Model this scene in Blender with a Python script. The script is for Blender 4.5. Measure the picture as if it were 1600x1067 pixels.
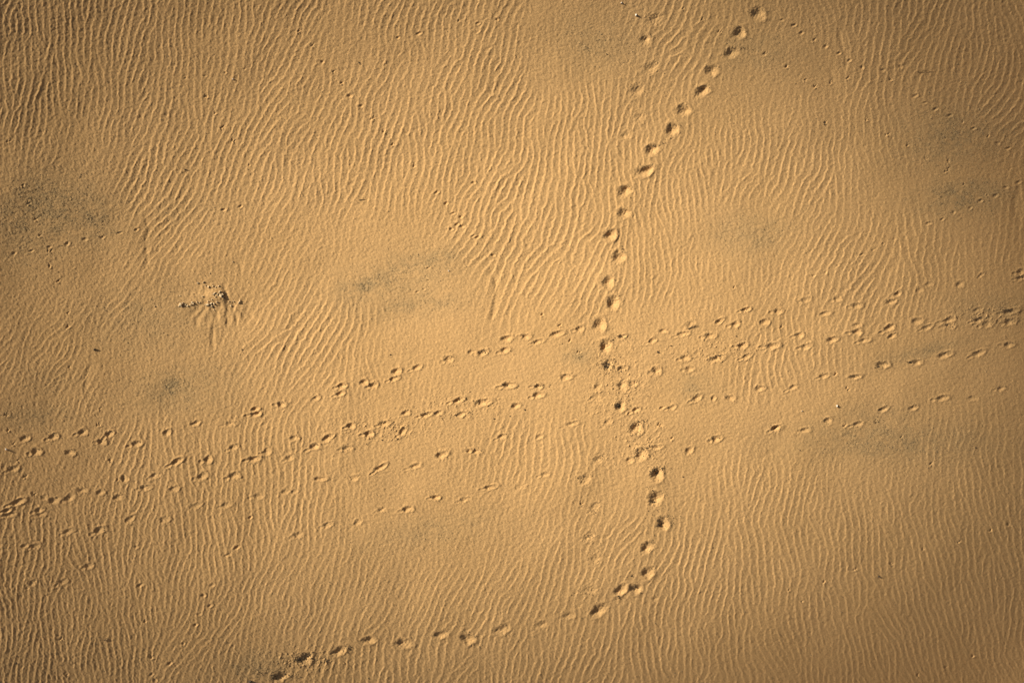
import bpy, math, random, time
import numpy as np
from mathutils import Vector
T0 = time.time()
S = bpy.context.scene
for o in list(bpy.data.objects): bpy.data.objects.remove(o)
R = math.radians

# ------------------------------------------------------------------ camera
PX = 0.02                     # metres per photograph pixel on the level z = 0
CX, CY = 800.0, 533.5         # picture centre in photograph pixels
H = 45.0                      # height of the drone over the sand
cam = bpy.data.cameras.new('camera')
cam_o = bpy.data.objects.new('camera', cam)
cam_o.location = (0, 0, H)
cam.sensor_width = 36; cam.lens = 36 * H / (1600 * PX)
cam.clip_start = 0.5; cam.clip_end = 9000
S.collection.objects.link(cam_o); S.camera = cam_o

# ------------------------------------------------------------------ light
SUN_EL, SUN_UP = R(31), R(25)          # elevation; how far above "left" of the picture the sun stands
sx, sy = -math.cos(SUN_UP), math.sin(SUN_UP)         # horizontal direction towards the sun
W = bpy.data.worlds.new('World'); S.world = W; W.use_nodes = True
nt = W.node_tree; nt.nodes.clear()
sky = nt.nodes.new('ShaderNodeTexSky'); sky.sky_type = 'NISHITA'; sky.sun_disc = False
sky.sun_elevation = SUN_EL; sky.sun_rotation = math.atan2(sx, sy)
sky.dust_density = 7.0; sky.air_density = 0.7; sky.ozone_density = 0.4     # dusty desert air
bg = nt.nodes.new('ShaderNodeBackground'); bg.inputs[1].default_value = 0.05
wo = nt.nodes.new('ShaderNodeOutputWorld')
nt.links.new(sky.outputs[0], bg.inputs[0]); nt.links.new(bg.outputs[0], wo.inputs[0])
sun = bpy.data.lights.new('sun', 'SUN'); sun.energy = 5.0; sun.angle = R(0.53); sun.color = (1, 0.93, 0.80)
sun_o = bpy.data.objects.new('sun', sun); S.collection.objects.link(sun_o)
d = Vector((sx * math.cos(SUN_EL), sy * math.cos(SUN_EL), math.sin(SUN_EL)))
sun_o.rotation_euler = d.to_track_quat('Z', 'Y').to_euler()
S.view_settings.view_transform = 'Standard'; S.view_settings.look = 'None'
S.view_settings.exposure = 0.45; S.view_settings.gamma = 1.0

rng = np.random.default_rng(7); random.seed(7)

# ------------------------------------------------------------------ noise helpers on the photograph's pixel grid
X0, X1, Y0, Y1 = -80, 1680, -80, 1148        # detailed part of the sheet (photo pixels)
NX, NY = X1 - X0 + 1, Y1 - Y0 + 1
def fnoise(lo, ny=NY, nx=NX, ax=1.0, ang=0.0, seed=0, p=2):
    """band of gaussian noise with feature size lo pixels, stretched ax times along ang (unit variance)"""
    r = np.random.default_rng(seed)
    n = r.standard_normal((ny, nx)).astype(np.float32)
    fy = np.fft.fftfreq(ny)[:, None]; fx = np.fft.rfftfreq(nx)[None, :]
    c, s = math.cos(ang), math.sin(ang)
    u = (fx * c + fy * s) * ax; v = (-fx * s + fy * c)
    g = np.exp(-((u * u + v * v) * (lo * lo)) * 4.0)
    f = np.fft.irfft2(np.fft.rfft2(n) * g, s=(ny, nx))
    return (f / f.std()).astype(np.float32)
def sstep(a, b, x):
    t = np.clip((x - a) / (b - a), 0, 1); return t * t * (3 - 2 * t)

# ------------------------------------------------------------------ ripple field: x, y, lean of the crest (deg, + is /), wavelength, strength
RP = """50,30,5,12,1 200,50,8,12,1 350,50,5,12,1 50,150,3,12,1 150,120,0,12,1 250,150,12,12,1 350,150,8,12,.7 50,230,10,12,1 200,230,12,12,1 330,230,24,12,1
450,40,20,12,1 600,40,18,12.5,1 760,40,10,12,1 450,130,28,12,.9 600,130,15,13,.8 545,75,10,13,.4 600,85,20,13,.6 760,130,22,13,1 450,220,24,13,1 600,220,10,13,1 680,220,5,12,1 760,220,8,12,1 520,180,15,12,.8
870,50,0,12,.25 940,70,0,12,.06 880,100,0,12,.3 1000,60,20,13,.5 1040,40,25,14,.8 1080,70,30,15,.9 1180,90,0,12,.15 1250,20,5,12,.8 1170,20,5,12,.6 900,170,2,11,.9 1000,170,12,12,.8 900,240,5,12,1 1000,240,0,11,1 1080,200,0,11,.6 1150,230,5,11,.9 1200,200,2,11,.8 1130,150,0,11,.4 1190,140,0,12,.15
1270,20,-20,12,.7 1330,60,5,13,1 1340,95,10,14,1 1255,80,0,12,.06 1290,110,0,12,.15 1400,80,20,13,1 1500,50,5,12,1 1590,50,-6,12,1 1450,130,22,13,1 1550,130,10,12,1 1350,150,22,13,.8 1250,180,5,12,.6 1380,190,-15,12,.8 1430,190,0,12,.1 1500,215,0,12,.03 1460,240,0,12,.03 1530,260,0,12,.05 1550,175,42,14,1.1 1590,205,50,14,1.1 1590,250,-5,13,.8 1220,240,10,12,1 1300,240,-5,11,1 1370,230,-12,12,.9 1405,250,-12,12,.7
80,340,0,12,.02 30,320,0,12,.02 150,370,0,12,.02 60,400,0,12,.03 130,300,0,12,.04 170,330,0,12,.03 190,370,0,12,.05 20,260,5,12,.5 100,265,0,12,.4 160,280,20,12,.3 205,288,32,15,1.3 260,300,35,14,1.2 300,280,18,12,1 350,280,10,12,.9 240,345,45,12,1.2 255,395,42,11,1 300,380,35,11,.7 370,340,15,11,.5 225,415,25,11,.6 150,430,0,12,.1 100,440,0,12,.05 20,440,0,12,.05 50,490,35,11,.6 110,480,38,12,.6 190,460,38,12,.7 190,500,35,11,.6 245,460,30,12,.15 350,420,10,12,.25 270,500,0,12,.08 290,450,0,12,.05 400,500,20,12,.6 340,530,5,12,.3 400,430,20,12,.5
430,300,20,12,1 540,290,15,12,1 600,300,12,12,1 680,300,15,12,1 720,340,30,12,.6 760,330,30,13,1.1 820,320,25,13,1 880,320,12,12,1 520,370,20,12,.5 570,350,10,12,.3 640,350,0,12,.15 600,400,0,12,.02 650,430,0,12,.02 560,430,0,12,.02 640,480,0,12,.02 720,430,0,12,.02 750,385,42,15,1.2 800,400,35,15,1.2 860,400,28,14,1.1 790,450,25,15,1.2 860,460,30,13,.8 772,480,8,15,1 740,480,0,12,.02 430,360,22,12,.6 480,400,20,12,.3 430,460,25,13,.8 520,500,20,13,.9 565,520,0,12,.8 610,520,0,12,.3 450,530,35,14,1.1 500,540,25,13,1 700,500,0,12,.02 830,500,10,12,.2 470,450,20,12,.5
880,300,10,12,1 960,290,-5,11,1 1000,300,-5,11,1 1080,300,-10,11,.9 1160,290,25,14,.9 1240,300,25,13,1 900,370,22,13,1 1000,370,3,11,1 1060,370,-8,11,.8 1160,370,0,12,.05 1120,360,0,12,.15 1180,340,0,12,.15 1240,370,20,12,.5 900,450,30,13,1 1000,430,10,11,1 1060,430,-5,11,.8 1120,430,-15,11,.5 1200,440,12,11,.5 1010,500,0,11,.25 1100,490,5,11,.35
1250,280,22,13,1 1320,280,8,13,.9 1400,290,0,12,.06 1450,300,0,12,.04 1350,300,-5,12,.4 1300,340,20,12,.7 1360,360,15,13,.8 1430,350,0,14,1 1330,400,25,13,1 1400,400,10,13,1 1460,400,-5,13,1 1540,400,5,13,.9 1270,420,25,13,.9 1350,450,22,13,1 1420,460,5,13,1 1300,470,15,12,.9 1400,490,18,13,.9 1510,310,0,12,.05 1500,350,0,12,.15 1590,320,0,14,.7 1570,360,5,12,.7 1480,480,5,12,.5 1550,470,0,12,.2 1550,520,0,12,.03 1460,530,0,12,.1 1260,500,8,12,.8
30,560,35,10,.7 80,580,40,10,.9 60,620,0,12,.15 115,615,32,11,.9 160,570,5,12,.4 270,600,0,12,.02 200,620,0,12,.08 190,560,0,12,.1 240,560,0,12,.2 310,600,0,12,.04 320,640,0,12,.2 390,570,32,12,.7 420,620,20,12,.5 350,660,10,11,.6 400,680,5,11,.8 40,660,0,12,.06 250,670,15,11,.8 120,680,0,12,.1 20,760,12,11,.7 80,750,10,12,.25 110,720,0,12,.15 130,750,15,12,.4 170,740,12,12,.9 200,710,22,12,1 260,720,20,12,1.1 330,700,0,12,1.1 390,720,-5,11,1 200,780,5,11,1 300,780,0,11,1
540,550,10,12,.7 600,545,3,11,.6 650,560,0,12,.04 660,610,12,10,.5 690,600,12,10,.5 470,640,20,12,.6 450,600,30,12,.6 470,700,0,11,1 520,690,0,12,.3 555,700,0,13,.6 600,700,0,12,.08 700,660,10,12,.1 740,720,12,12,.6 800,700,10,12,.8 845,720,20,13,.9 750,600,0,12,.04 800,560,0,12,.02 850,610,0,12,.03 620,740,0,12,.05 560,760,0,13,.5 720,570,0,12,.02 640,660,0,12,.1
880,540,10,12,.04 860,660,0,12,.4 885,700,-3,12,1 905,720,0,12,.9 860,740,5,12,.5 920,600,0,12,.2 950,680,0,12,.15 1050,600,0,12,.03 1080,650,0,12,.02 1000,560,0,12,.02 1100,700,0,12,.05 1040,720,0,12,.1 1170,590,2,12,.9 1205,590,0,12,.9 1240,570,0,12,.8 1160,740,10,12,.7 1220,745,5,12,.8 1210,690,0,12,.05 1150,650,0,12,.03 1250,640,0,12,.02 1110,560,0,12,.1
1300,560,0,12,.7 1330,625,0,12,.06 1420,600,0,12,.03 1400,540,0,12,.1 1540,570,0,12,.03 1500,600,0,12,.05 1400,700,0,12,.04 1350,690,0,12,.03 1290,690,0,12,.04 1480,680,5,12,.7 1530,670,5,12,.7 1560,740,-8,12,.9 1450,740,3,12,.6 1400,745,0,12,.3 1310,745,5,11,.6 1250,775,15,11,.9 1380,780,-10,12,1 1480,790,-15,12,1 1580,790,-10,12,1 1580,640,0,12,.3
50,830,5,12,1 150,850,-8,12,1 250,850,5,10,1 350,850,-2,11,1 50,950,0,10,1 200,940,2,10,1 330,930,8,10,1 50,1040,0,10,1 200,1040,0,10,1 290,1030,25,11,.8 350,970,25,11,.9 380,1030,20,12,.8
400,800,8,11,1 330,800,-3,11,1.1 470,770,3,11,1 520,790,0,11,.8 560,820,0,10,.3 600,770,0,12,.04 650,830,0,11,.15 700,790,0,12,.1 450,880,20,12,.7 540,870,22,12,.8 640,860,12,11,.4 720,860,8,11,.35 450,960,18,12,.8 560,950,27,12,.8 680,920,22,12,.8 760,930,30,12,.9 500,1040,15,13,1 600,1040,5,13,1 700,1030,15,13,1 760,1040,10,12,1 430,1020,10,12,.4
770,780,20,12,.3 860,780,10,12,.35 780,830,15,12,.4 900,830,22,12,.7 960,820,27,12,.9 1050,790,10,12,.5 960,770,0,12,.2 870,900,25,12,.9 1000,880,25,12,.9 1080,900,18,12,1.1 1100,850,5,12,1 900,1000,15,12,1 1000,1000,0,12,1.1 1100,1000,5,12,1.1 830,1040,15,12,1 1150,1030,-5,12,1 1120,760,8,12,.6 1130,940,8,12,1.2 1180,820,5,12,1
1230,860,-18,12,1 1300,850,-6,12,1.1 1370,850,5,12,1 1450,850,-10,12,1 1550,850,-10,12,1 1220,930,22,13,.8 1300,930,-5,12,1 1400,930,-14,12,1 1500,930,-12,12,1 1590,930,-10,12,1 1220,1000,-18,12,1 1300,1020,-8,11,1 1400,1020,-12,11,1 1550,1020,-12,11,1 1170,900,5,12,1.1"""
pts = np.array([[float(v) for v in p.split(',')] for p in RP.split()])
HX, HY = (NX + 1) // 2, (NY + 1) // 2
gx = X0 + 2 * np.arange(HX)[None, :]; gy = Y0 + 2 * np.arange(HY)[:, None]
ws = np.full((HY, HX), 1e-9); fa = np.zeros((HY, HX)); fl = fa + 12e-9; fs = fa + 0.8e-9
for x, y, a, l, s in pts:
    w = np.exp(-((gy - y) ** 2) / (2 * 27 ** 2)) * np.exp(-((gx - x) ** 2) / (2 * 27 ** 2))
    w = w + 1e-3 * np.exp(-((gy - y) ** 2) / (2 * 90 ** 2)) * np.exp(-((gx - x) ** 2) / (2 * 90 ** 2))
    ws += w; fa += w * a * (0.3 + 0.7 * min(s, 1)); fl += w * l; fs += w * s
wa = np.full((HY, HX), 1e-9)
for x, y, a, l, s in pts:
    w = np.exp(-((gy - y) ** 2) / (2 * 27 ** 2)) * np.exp(-((gx - x) ** 2) / (2 * 27 ** 2)) + 1e-3 * np.exp(-((gy - y) ** 2) / (2 * 90 ** 2)) * np.exp(-((gx - x) ** 2) / (2 * 90 ** 2))
    wa += w * (0.3 + 0.7 * min(s, 1))
fa /= wa; fl /= ws; fs /= ws
fa = fa + 7 * fnoise(12, HY, HX, seed=3) + 8 * fnoise(5, HY, HX, seed=4)
# narrow-band synthesis with local orientation: crests that wander, fork and end like wind ripples
Z = (rng.standard_normal((HY, HX)) + 1j * rng.standard_normal((HY, HX)))
ky = np.fft.fftfreq(HY)[:, None]; kx = np.fft.fftfreq(HX)[None, :]
angs = np.arange(-35, 62, 9.0); lams = [9.0, 10.5, 12.2, 14.5]
fl = fl * .91
wts = []
for l in lams:
    wl = np.exp(-((fl - l) / 1.3) ** 2)
    for a in angs: wts.append(wl * np.exp(-((fa - a) / 7.0) ** 2))
wsum = sum(wts) + 1e-9
for it in range(4):
    F = np.fft.fft2(Z); out = np.zeros_like(Z); i = 0
    for l in lams:
        k0 = 2.0 / l
        for a in angs:
            ca, sa = math.cos(R(a)), math.sin(R(a))
            u = kx * ca + ky * sa; v = -kx * sa + ky * ca
            G = np.exp(-((u - k0) / (0.24 * k0)) ** 2 - (v / (0.29 * k0)) ** 2)
            out += (wts[i] / wsum) * np.fft.ifft2(F * G); i += 1
    m = np.abs(out); Z = out / (m + 0.5 * m.mean())
F = np.fft.fftshift(np.fft.fft2(Z))
P2 = np.zeros((HY * 2, HX * 2), complex); P2[HY - HY // 2:HY - HY // 2 + HY, HX - HX // 2:HX - HX // 2 + HX] = F
Z = (np.fft.ifft2(np.fft.ifftshift(P2)) * 4)[:NY, :NX]
def up2(a):
    yi = np.linspace(0, HY - 1, NY); xi = np.linspace(0, HX - 1, NX)
    y0 = np.minimum(yi.astype(int), HY - 2); x0 = np.minimum(xi.astype(int), HX - 2)
    fy = (yi - y0)[:, None]; fx = (xi - x0)[None, :]
    A = a[y0][:, x0]; B = a[y0][:, x0 + 1]; C = a[y0 + 1][:, x0]; D = a[y0 + 1][:, x0 + 1]
    return A * (1 - fy) * (1 - fx) + B * (1 - fy) * fx + C * fy * (1 - fx) + D * fy * fx
RS = np.clip(up2(fs), 0, 1.4); RL = up2(fl)
ph = np.angle(Z) + 0.28 * fnoise(5, seed=11) + 0.22 * fnoise(1.9, ax=1.6, ang=R(40), seed=12)
mag = np.clip(np.abs(Z) / np.median(np.abs(Z)), 0, 1.15) ** .8
t = (ph / (2 * math.pi)) % 1.0
steep = 0.32
up = 0.5 - 0.5 * np.cos(math.pi * np.clip(t / steep, 0, 1))
dn = 1 - np.clip((t - steep) / (1 - steep), 0, 1)
dn = dn * 0.45 + 0.55 * dn ** 3
prof = np.where(t < steep, up, dn) - 0.45
patchy = np.clip(1 + 0.12 * fnoise(22, seed=13) + .22 * fnoise(5, seed=14), .25, 1.6)
RIP = prof * mag * (RS ** 1.15 * .97 + .03) * patchy * (RL / 12)
print('ripples', time.time() - T0)

# ------------------------------------------------------------------ prints pressed in the sand (photo pixels)
GX = X0 + np.arange(NX, dtype=np.float32); GY = Y0 + np.arange(NY, dtype=np.float32)
DENT = np.zeros((NY, NX), np.float32); FLAT = np.zeros((NY, NX), np.float32)
OWN = np.full((NY - 1, NX - 1), -1, np.int32)
prints = []                    # dicts: kind, x, y, label, group
def window(x, y, r):
    i0, i1 = max(0, int(x - r) - X0), min(NX, int(x + r) - X0 + 2); j0, j1 = max(0, int(y - r) - Y0), min(NY, int(y + r) - Y0 + 2)
    xx, yy = np.meshgrid(GX[i0:i1] - x, GY[j0:j1] - y); return i0, i1, j0, j1, xx, yy
def loc_(xx, yy, rot):
    c, s = math.cos(R(rot)), math.sin(R(rot)); return xx * c - yy * s, xx * s + yy * c     # p along the long axis (rot: up to the right)
def claim(kind, x, y, i0, i1, j0, j1, msk, **kw):
    m = msk[:-1, :-1]; sub = OWN[j0:j1 - 1, i0:i1 - 1]; free = m & (sub < 0)
    if free.sum() < 6: return None
    sub[free] = len(prints); prints.append(dict(kind=kind, x=x, y=y, **kw)); return prints[-1]
def deep(x, y, rx=10, ry=9, rot=20, D=0.08, kind='footprint', soft=1.0, **kw):
    i0, i1, j0, j1, xx, yy = window(x, y, max(rx, ry) * 2.4); p, q = loc_(xx, yy, rot)
    th = np.arctan2(q, p); a1, a2, a3 = [random.uniform(0, 6.28) for _ in range(3)]
    e = np.sqrt((p / rx) ** 2 + (q / ry) ** 2) * (1 + .09 * np.sin(2 * th + a1) + .07 * np.sin(3 * th + a2) + .04 * np.sin(5 * th + a3))
    off = np.sqrt(((p + rx * .18) / rx) ** 2 + (q / ry) ** 2)
    bowl = np.exp(-(e / .78) ** 2.6) * .78 + .22 * np.exp(-(np.sqrt(((p + rx * .08) / rx) ** 2 + (q / ry) ** 2) / .42) ** 2)
    hl = random.choice((-1, 1)) * rx * random.uniform(.35, .6); hq = random.uniform(-.25, .25) * ry       # heel or toe dug in beside the main hollow
    e2 = np.sqrt(((p - hl) / (rx * .55)) ** 2 + ((q - hq) / (ry * random.uniform(.45, .7))) ** 2)
    bowl = bowl * .9 + random.uniform(.12, .42) * np.exp(-(e2 / .8) ** 2.4) - random.uniform(0, .22) * np.exp(-(np.sqrt(((p + hl * .9) / (rx * .4)) ** 2 + ((q - ry * .5) / (ry * .4)) ** 2)) ** 2)
    rough_ = 1 + .10 * np.sin(p * .9 + a1) * np.sin(q * 1.1 + a2)
    bowl = bowl * rough_
    rim = np.exp(-((e - 1.2) / (.30 * soft)) ** 2) * (1 + .6 * np.sin(th + a2)) * (.8 + .4 * np.cos(th - 0.5))
    DENT[j0:j1, i0:i1] += -D * bowl + D * .16 * rim
    FLAT[j0:j1, i0:i1] = np.maximum(FLAT[j0:j1, i0:i1], 1 - sstep(1.1, 1.7, e))
    claim(kind, x, y, i0, i1, j0, j1, e < 1.22, D=D, **kw)
def hoof(x, y, rx=7.5, ry=4.6, rot=16, D=0.04, tail=1, kind='hoofprint', **kw):
    i0, i1, j0, j1, xx, yy = window(x, y, rx * 3.2); p, q = loc_(xx, yy, rot)
    th = np.arctan2(q, p); a1, a2 = random.uniform(0, 6.28), random.uniform(0, 6.28)
    e = np.sqrt((p / rx) ** 2 + (q / ry) ** 2) * (1 + .12 * np.sin(2 * th + a1) + .1 * np.sin(3 * th + a2))
    bowl = np.exp(-(np.sqrt(((p + rx * .2) / rx) ** 2 + (q / ry) ** 2) / .66) ** 2.4)
    rim = np.exp(-((e - 1.12) / .28) ** 2) * (.5 + .9 * np.clip(np.cos(th + .35), 0, 1))
    dz = -D * bowl + D * .30 * rim; cl = e < 1.2
    if tail:
        k = random.uniform(.45, .75); pp, qq = p + rx * (1.25 + .3 * k), q + random.uniform(-1.5, .8)
        e2 = np.sqrt((pp / (rx * .55)) ** 2 + (qq / (ry * .55)) ** 2)
        dz += -D * .5 * k * np.exp(-(e2 / .7) ** 2) + D * .22 * np.exp(-((e2 - 1.2) / .35) ** 2); cl = cl | (e2 < 1.1)
    DENT[j0:j1, i0:i1] += dz
    FLAT[j0:j1, i0:i1] = np.maximum(FLAT[j0:j1, i0:i1], .85 * (1 - sstep(1.1, 1.9, e)))
    claim(kind, x, y, i0, i1, j0, j1, cl, D=D, **kw)
def paw(x, y, r=3.0, D=0.024, rot=15, **kw):
    i0, i1, j0, j1, xx, yy = window(x, y, r * 4); p, q = loc_(xx, yy, rot)
    e = np.sqrt((p / (r * random.uniform(1.05, 1.4))) ** 2 + (q / (r * random.uniform(.65, .85))) ** 2) * (1 + .15 * np.sin(2 * np.arctan2(q, p) + random.uniform(0, 6)))
    DENT[j0:j1, i0:i1] += -D * 1.35 * np.exp(-(e / .75) ** 2) + D * .22 * np.exp(-((e - 1.35) / .4) ** 2) * (.4 + 1.2 * (p > 0))
    claim('paw_print', x, y, i0, i1, j0, j1, e < 1.6, D=D, **kw)
def bird(x, y, n=3, L=4.5, D=0.021, **kw):
    i0, i1, j0, j1, xx, yy = window(x, y, L * 3); cl = np.zeros(xx.shape, bool)
    for s in range(random.choice((1, 2, 2))):
        ox, oy = (random.uniform(-L, L) * .8, random.uniform(-2, 2)) if s else (0, 0); a0 = random.uniform(-30, 60)
        for k in range(n):
            a = a0 + (k - 1) * 38; p, q = loc_(xx - ox, yy - oy, a); p = p - L * .5
            g = np.exp(-(q / .85) ** 2) * np.exp(-(p / (L * .5)) ** 4)
            DENT[j0:j1, i0:i1] += -D * g + D * .5 * np.exp(-((q - 1.8) / 1.0) ** 2) * np.exp(-(p / (L * .5)) ** 4)
            cl |= (np.abs(q) < 1.6) & (np.abs(p) < L * .6)
    claim('bird_track', x, y, i0, i1, j0, j1, cl, D=D, **kw)

MAIN = """1185,22,11,10,30,.075 1154,53,11,9,20,.085 1143,83,12,8,20,.07 1112,111,11,8,30,.075 1097,143,11,8,35,.08 1068,173,11,9,30,.075 1051,203,11,9,30,.085 1019,234,10,9,35,.085 1007,268,13,8,25,.08
976,299,10,9,40,.075 974,334,10,8,20,.075 954,368,10,8,20,.085 966,402,11,9,20,.08 950,441,10,9,45,.075 958,473,11,10,50,.08 936,508,11,10,30,.08 946,541,10,9,60,.085 949,571,8,7,30,.06 972,602,7,7,50,.05 969,635,8,8,60,.075 993,669,10,9,40,.08 1001,710,9,10,60,.07
1026,742,10,10,60,.095 1024,779,11,11,60,.085 1036,818,10,9,50,.095 1011,855,11,8,25,.08 1012,895,11,8,15,.08 992,920,10,8,20,.08 970,921,11,7,28,.075 936,953,15,8,28,.085 889,961,10,5,15,.035
845,976,11,6,20,.035 785,983,13,7,20,.05 731,998,12,7,-10,.08 689,991,11,6,10,.055 630,1005,13,7,5,.075 575,1000,11,6,10,.065 530,1017,13,6,25,.07 475,1029,14,8,25,.08 437,1057,15,7,20,.08"""
def ordn(n): return str(n) + ('th' if 10 <= n % 100 <= 20 else {1: 'st', 2: 'nd', 3: 'rd'}.get(n % 10, 'th'))
for i, sp in enumerate(MAIN.split()):
    x, y, rx, ry, rot, D = map(float, sp.split(','))
    nm = 'deep' if D > .06 else 'shallow'
    if i == 36 and D: pass
    deep(x, y, rx, ry, rot, D * 1.08, group='deep footprints of the walking trail',
         label='%s rounded footprint, %s from the top edge along the winding walking trail' % (nm, ordn(i + 1)))
OLD = "1022,32,14,10,.03 1008,63,9,8,.05 1018,106,12,9,.03 995,142,12,9,.035 1000,183,12,8,.02 978,212,9,7,.022 932,606,9,6,.025 931,622,11,9,.022 935,717,13,7,.03 915,748,12,9,.03 929,792,10,8,.022 921,838,11,7,.022 930,873,11,8,.022 922,921,12,8,.022 1024,935,8,5,.022"
for i, sp in enumerate(OLD.split()):
    x, y, rx, ry, D = map(float, sp.split(','))
    deep(x, y, rx * .95, ry * .95, 25, D * 1.2, soft=1.9, group='faint wind softened footprints',
         label='faint half filled old footprint, %s from the top in the faded older trail' % ordn(i + 1))
HF = """39,685,9,5,.045 84,682,9,5,.045 130,675,9,5,.05 171,678,8,5,.05 159,690,8,5,.045 57,705,9,6,.055 109,707,9,5,.04 214,693,10,5,.045 261,676,6,6,.045 306,661,9,4,.035 360,662,10,4,.025 399,639,8,4,.05 398,648,9,4,.04 21,732,10,5,.035 276,721,11,5,.055 325,718,8,6,.05 365,699,8,5,.035 316,744,10,6,.04 366,743,10,6,.04 195,748,6,6,.045 242,743,8,5,.025 227,762,9,5,.035 272,764,9,5,.035 185,777,9,5,.035 157,769,7,5,.035 129,766,9,5,.035 109,777,9,6,.035 85,782,9,6,.035 69,777,6,5,.025 28,784,13,5,.055 11,797,8,4,.055 61,797,8,5,.035 354,789,9,5,.025 306,790,9,5,.022 397,717,10,5,.055
15,804,11,4,.03 65,803,10,4,.03 107,830,9,5,.03 155,828,10,6,.045 203,811,9,5,.035 257,812,10,6,.022 39,853,7,4,.028 55,853,9,5,.028 139,884,8,5,.03 98,909,9,5,.025 51,910,8,5,.02
417,706,8,6,.035 453,715,8,5,.03 460,684,7,5,.035 500,748,10,4,.04 553,747,8,5,.022 446,768,7,4,.022 461,767,7,4,.02 404,775,10,5,.03 512,820,8,5,.03 559,816,8,5,.025 466,836,8,6,.028 597,796,8,4,.022 637,795,9,5,.04 681,777,8,4,.045 595,730,12,4,.04 649,728,11,4,.03 690,711,11,6,.05
792,529,11,5,.05 822,526,8,5,.045 840,534,9,4,.03 789,547,8,5,.045 754,551,9,5,.04 737,550,7,4,.025 701,561,8,6,.04 652,574,9,4,.04 620,580,9,5,.045 615,592,8,4,.045 584,602,8,5,.04 569,597,8,5,.04 534,603,8,5,.045 532,615,8,4,.05 494,622,7,4,.03 440,632,8,5,.045 404,645,7,5,.04
512,684,11,5,.045 492,697,10,5,.045 549,665,8,5,.05 577,678,9,5,.055 600,662,9,5,.045 629,674,9,5,.04 634,645,8,4,.035 542,700,9,5,.035 666,648,10,4,.045 685,645,7,4,.03 721,647,10,4,.035 717,625,11,4,.05 754,629,12,6,.05 794,602,11,5,.055 806,634,8,5,.045 841,604,8,4,.05 841,617,9,5,.05 784,682,8,4,.035 843,682,7,4,.025 733,704,6,4,.035 744,705,8,4,.035 766,761,10,4,.035 726,780,9,4,.02 812,761,9,5,.015
870,522,12,5,.045 906,514,8,5,.04 972,526,7,4,.04 1036,517,7,4,.035 1066,522,10,4,.035 1020,532,8,4,.035 1109,525,9,5,.035 1149,507,8,5,.04 1124,502,8,4,.04 1079,507,9,6,.022 1195,503,9,5,.04 1216,487,8,5,.035 1165,484,8,4,.045 1161,540,10,5,.045 1167,557,9,4,.035 1207,541,12,5,.05 1071,559,8,5,.04 1077,577,8,5,.035 1120,560,13,5,.04 1026,579,8,7,.045 972,576,8,5,.04 884,589,9,6,.04 990,599,8,5,.035 1089,622,9,5,.045 1142,622,8,5,.035 1115,622,5,4,.03 1050,637,8,4,.03 1035,637,5,3,.03 994,640,8,4,.05 1187,607,8,5,.04 1239,605,9,4,.03 894,662,12,4,.025 951,659,7,5,.025 1213,669,9,5,.04 1119,686,8,6,.045 1077,704,7,6,.04 1026,699,9,4,.035 984,719,7,5,.03 852,741,8,4,.028
1249,524,8,5,.04 1259,542,9,5,.04 1300,531,9,5,.05 1289,490,9,4,.035 1259,469,8,5,.025 1309,467,8,5,.03 1339,478,9,5,.04 1392,472,10,5,.04 1403,459,7,4,.045 1339,508,8,4,.03 1339,519,10,5,.055 1350,532,9,4,.035 1390,512,11,5,.055 1394,525,8,4,.045 1433,502,9,6,.045 1448,512,9,4,.035 1484,500,12,5,.04 1485,508,10,5,.04 1527,484,9,4,.03 1543,506,10,6,.035 1529,500,9,4,.045 1578,487,12,5,.055 1577,503,9,6,.05 1500,444,8,5,.035 1452,444,7,4,.025 1437,453,7,5,.025 1595,425,8,5,.05 1594,435,8,4,.045 1533,430,8,3,.025
1576,539,9,5,.045 1529,552,11,5,.045 1476,555,12,5,.05 1433,566,8,5,.045 1380,570,12,5,.055 1336,589,9,4,.045 1287,588,8,4,.035 1564,607,8,4,.035 1521,622,10,4,.035 1472,622,10,5,.045 1427,637,9,4,.04 1381,639,10,4,.04 1294,657,8,5,.035 1341,662,10,4,.035 1257,672,11,4,.03 1211,668,7,4,.05"""
hl = [tuple(map(float, s.split(','))) for s in HF.split()]
def row(x, y):
    s = y + 0.2 * x; return 0 if s < 755 else 1 if s < 822 else 2 if s < 880 else 3
rown = ['topmost', 'second', 'third', 'lowest']
cnt = {}
for h in sorted(hl):
    x, y, rx, ry, D = h; r = row(x, y); cnt[r] = cnt.get(r, 0) + 1
    tail = rx >= 8 and random.random() < .7
    look = ('long drag marked' if rx >= 11 else 'crisp deep' if D >= .045 else 'faint shallow' if D < .03 else 'small oval' if rx < 8 else 'oval')
    hoof(x, y, rx * .95, ry * .98, random.gauss(16, 7), D * 1.1, tail, group='animal hoofprints in slanting rows',
         label='%s hoofprint, %s from the left in the %s slanting row' % (look, ordn(cnt[r]), rown[r]))
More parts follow.
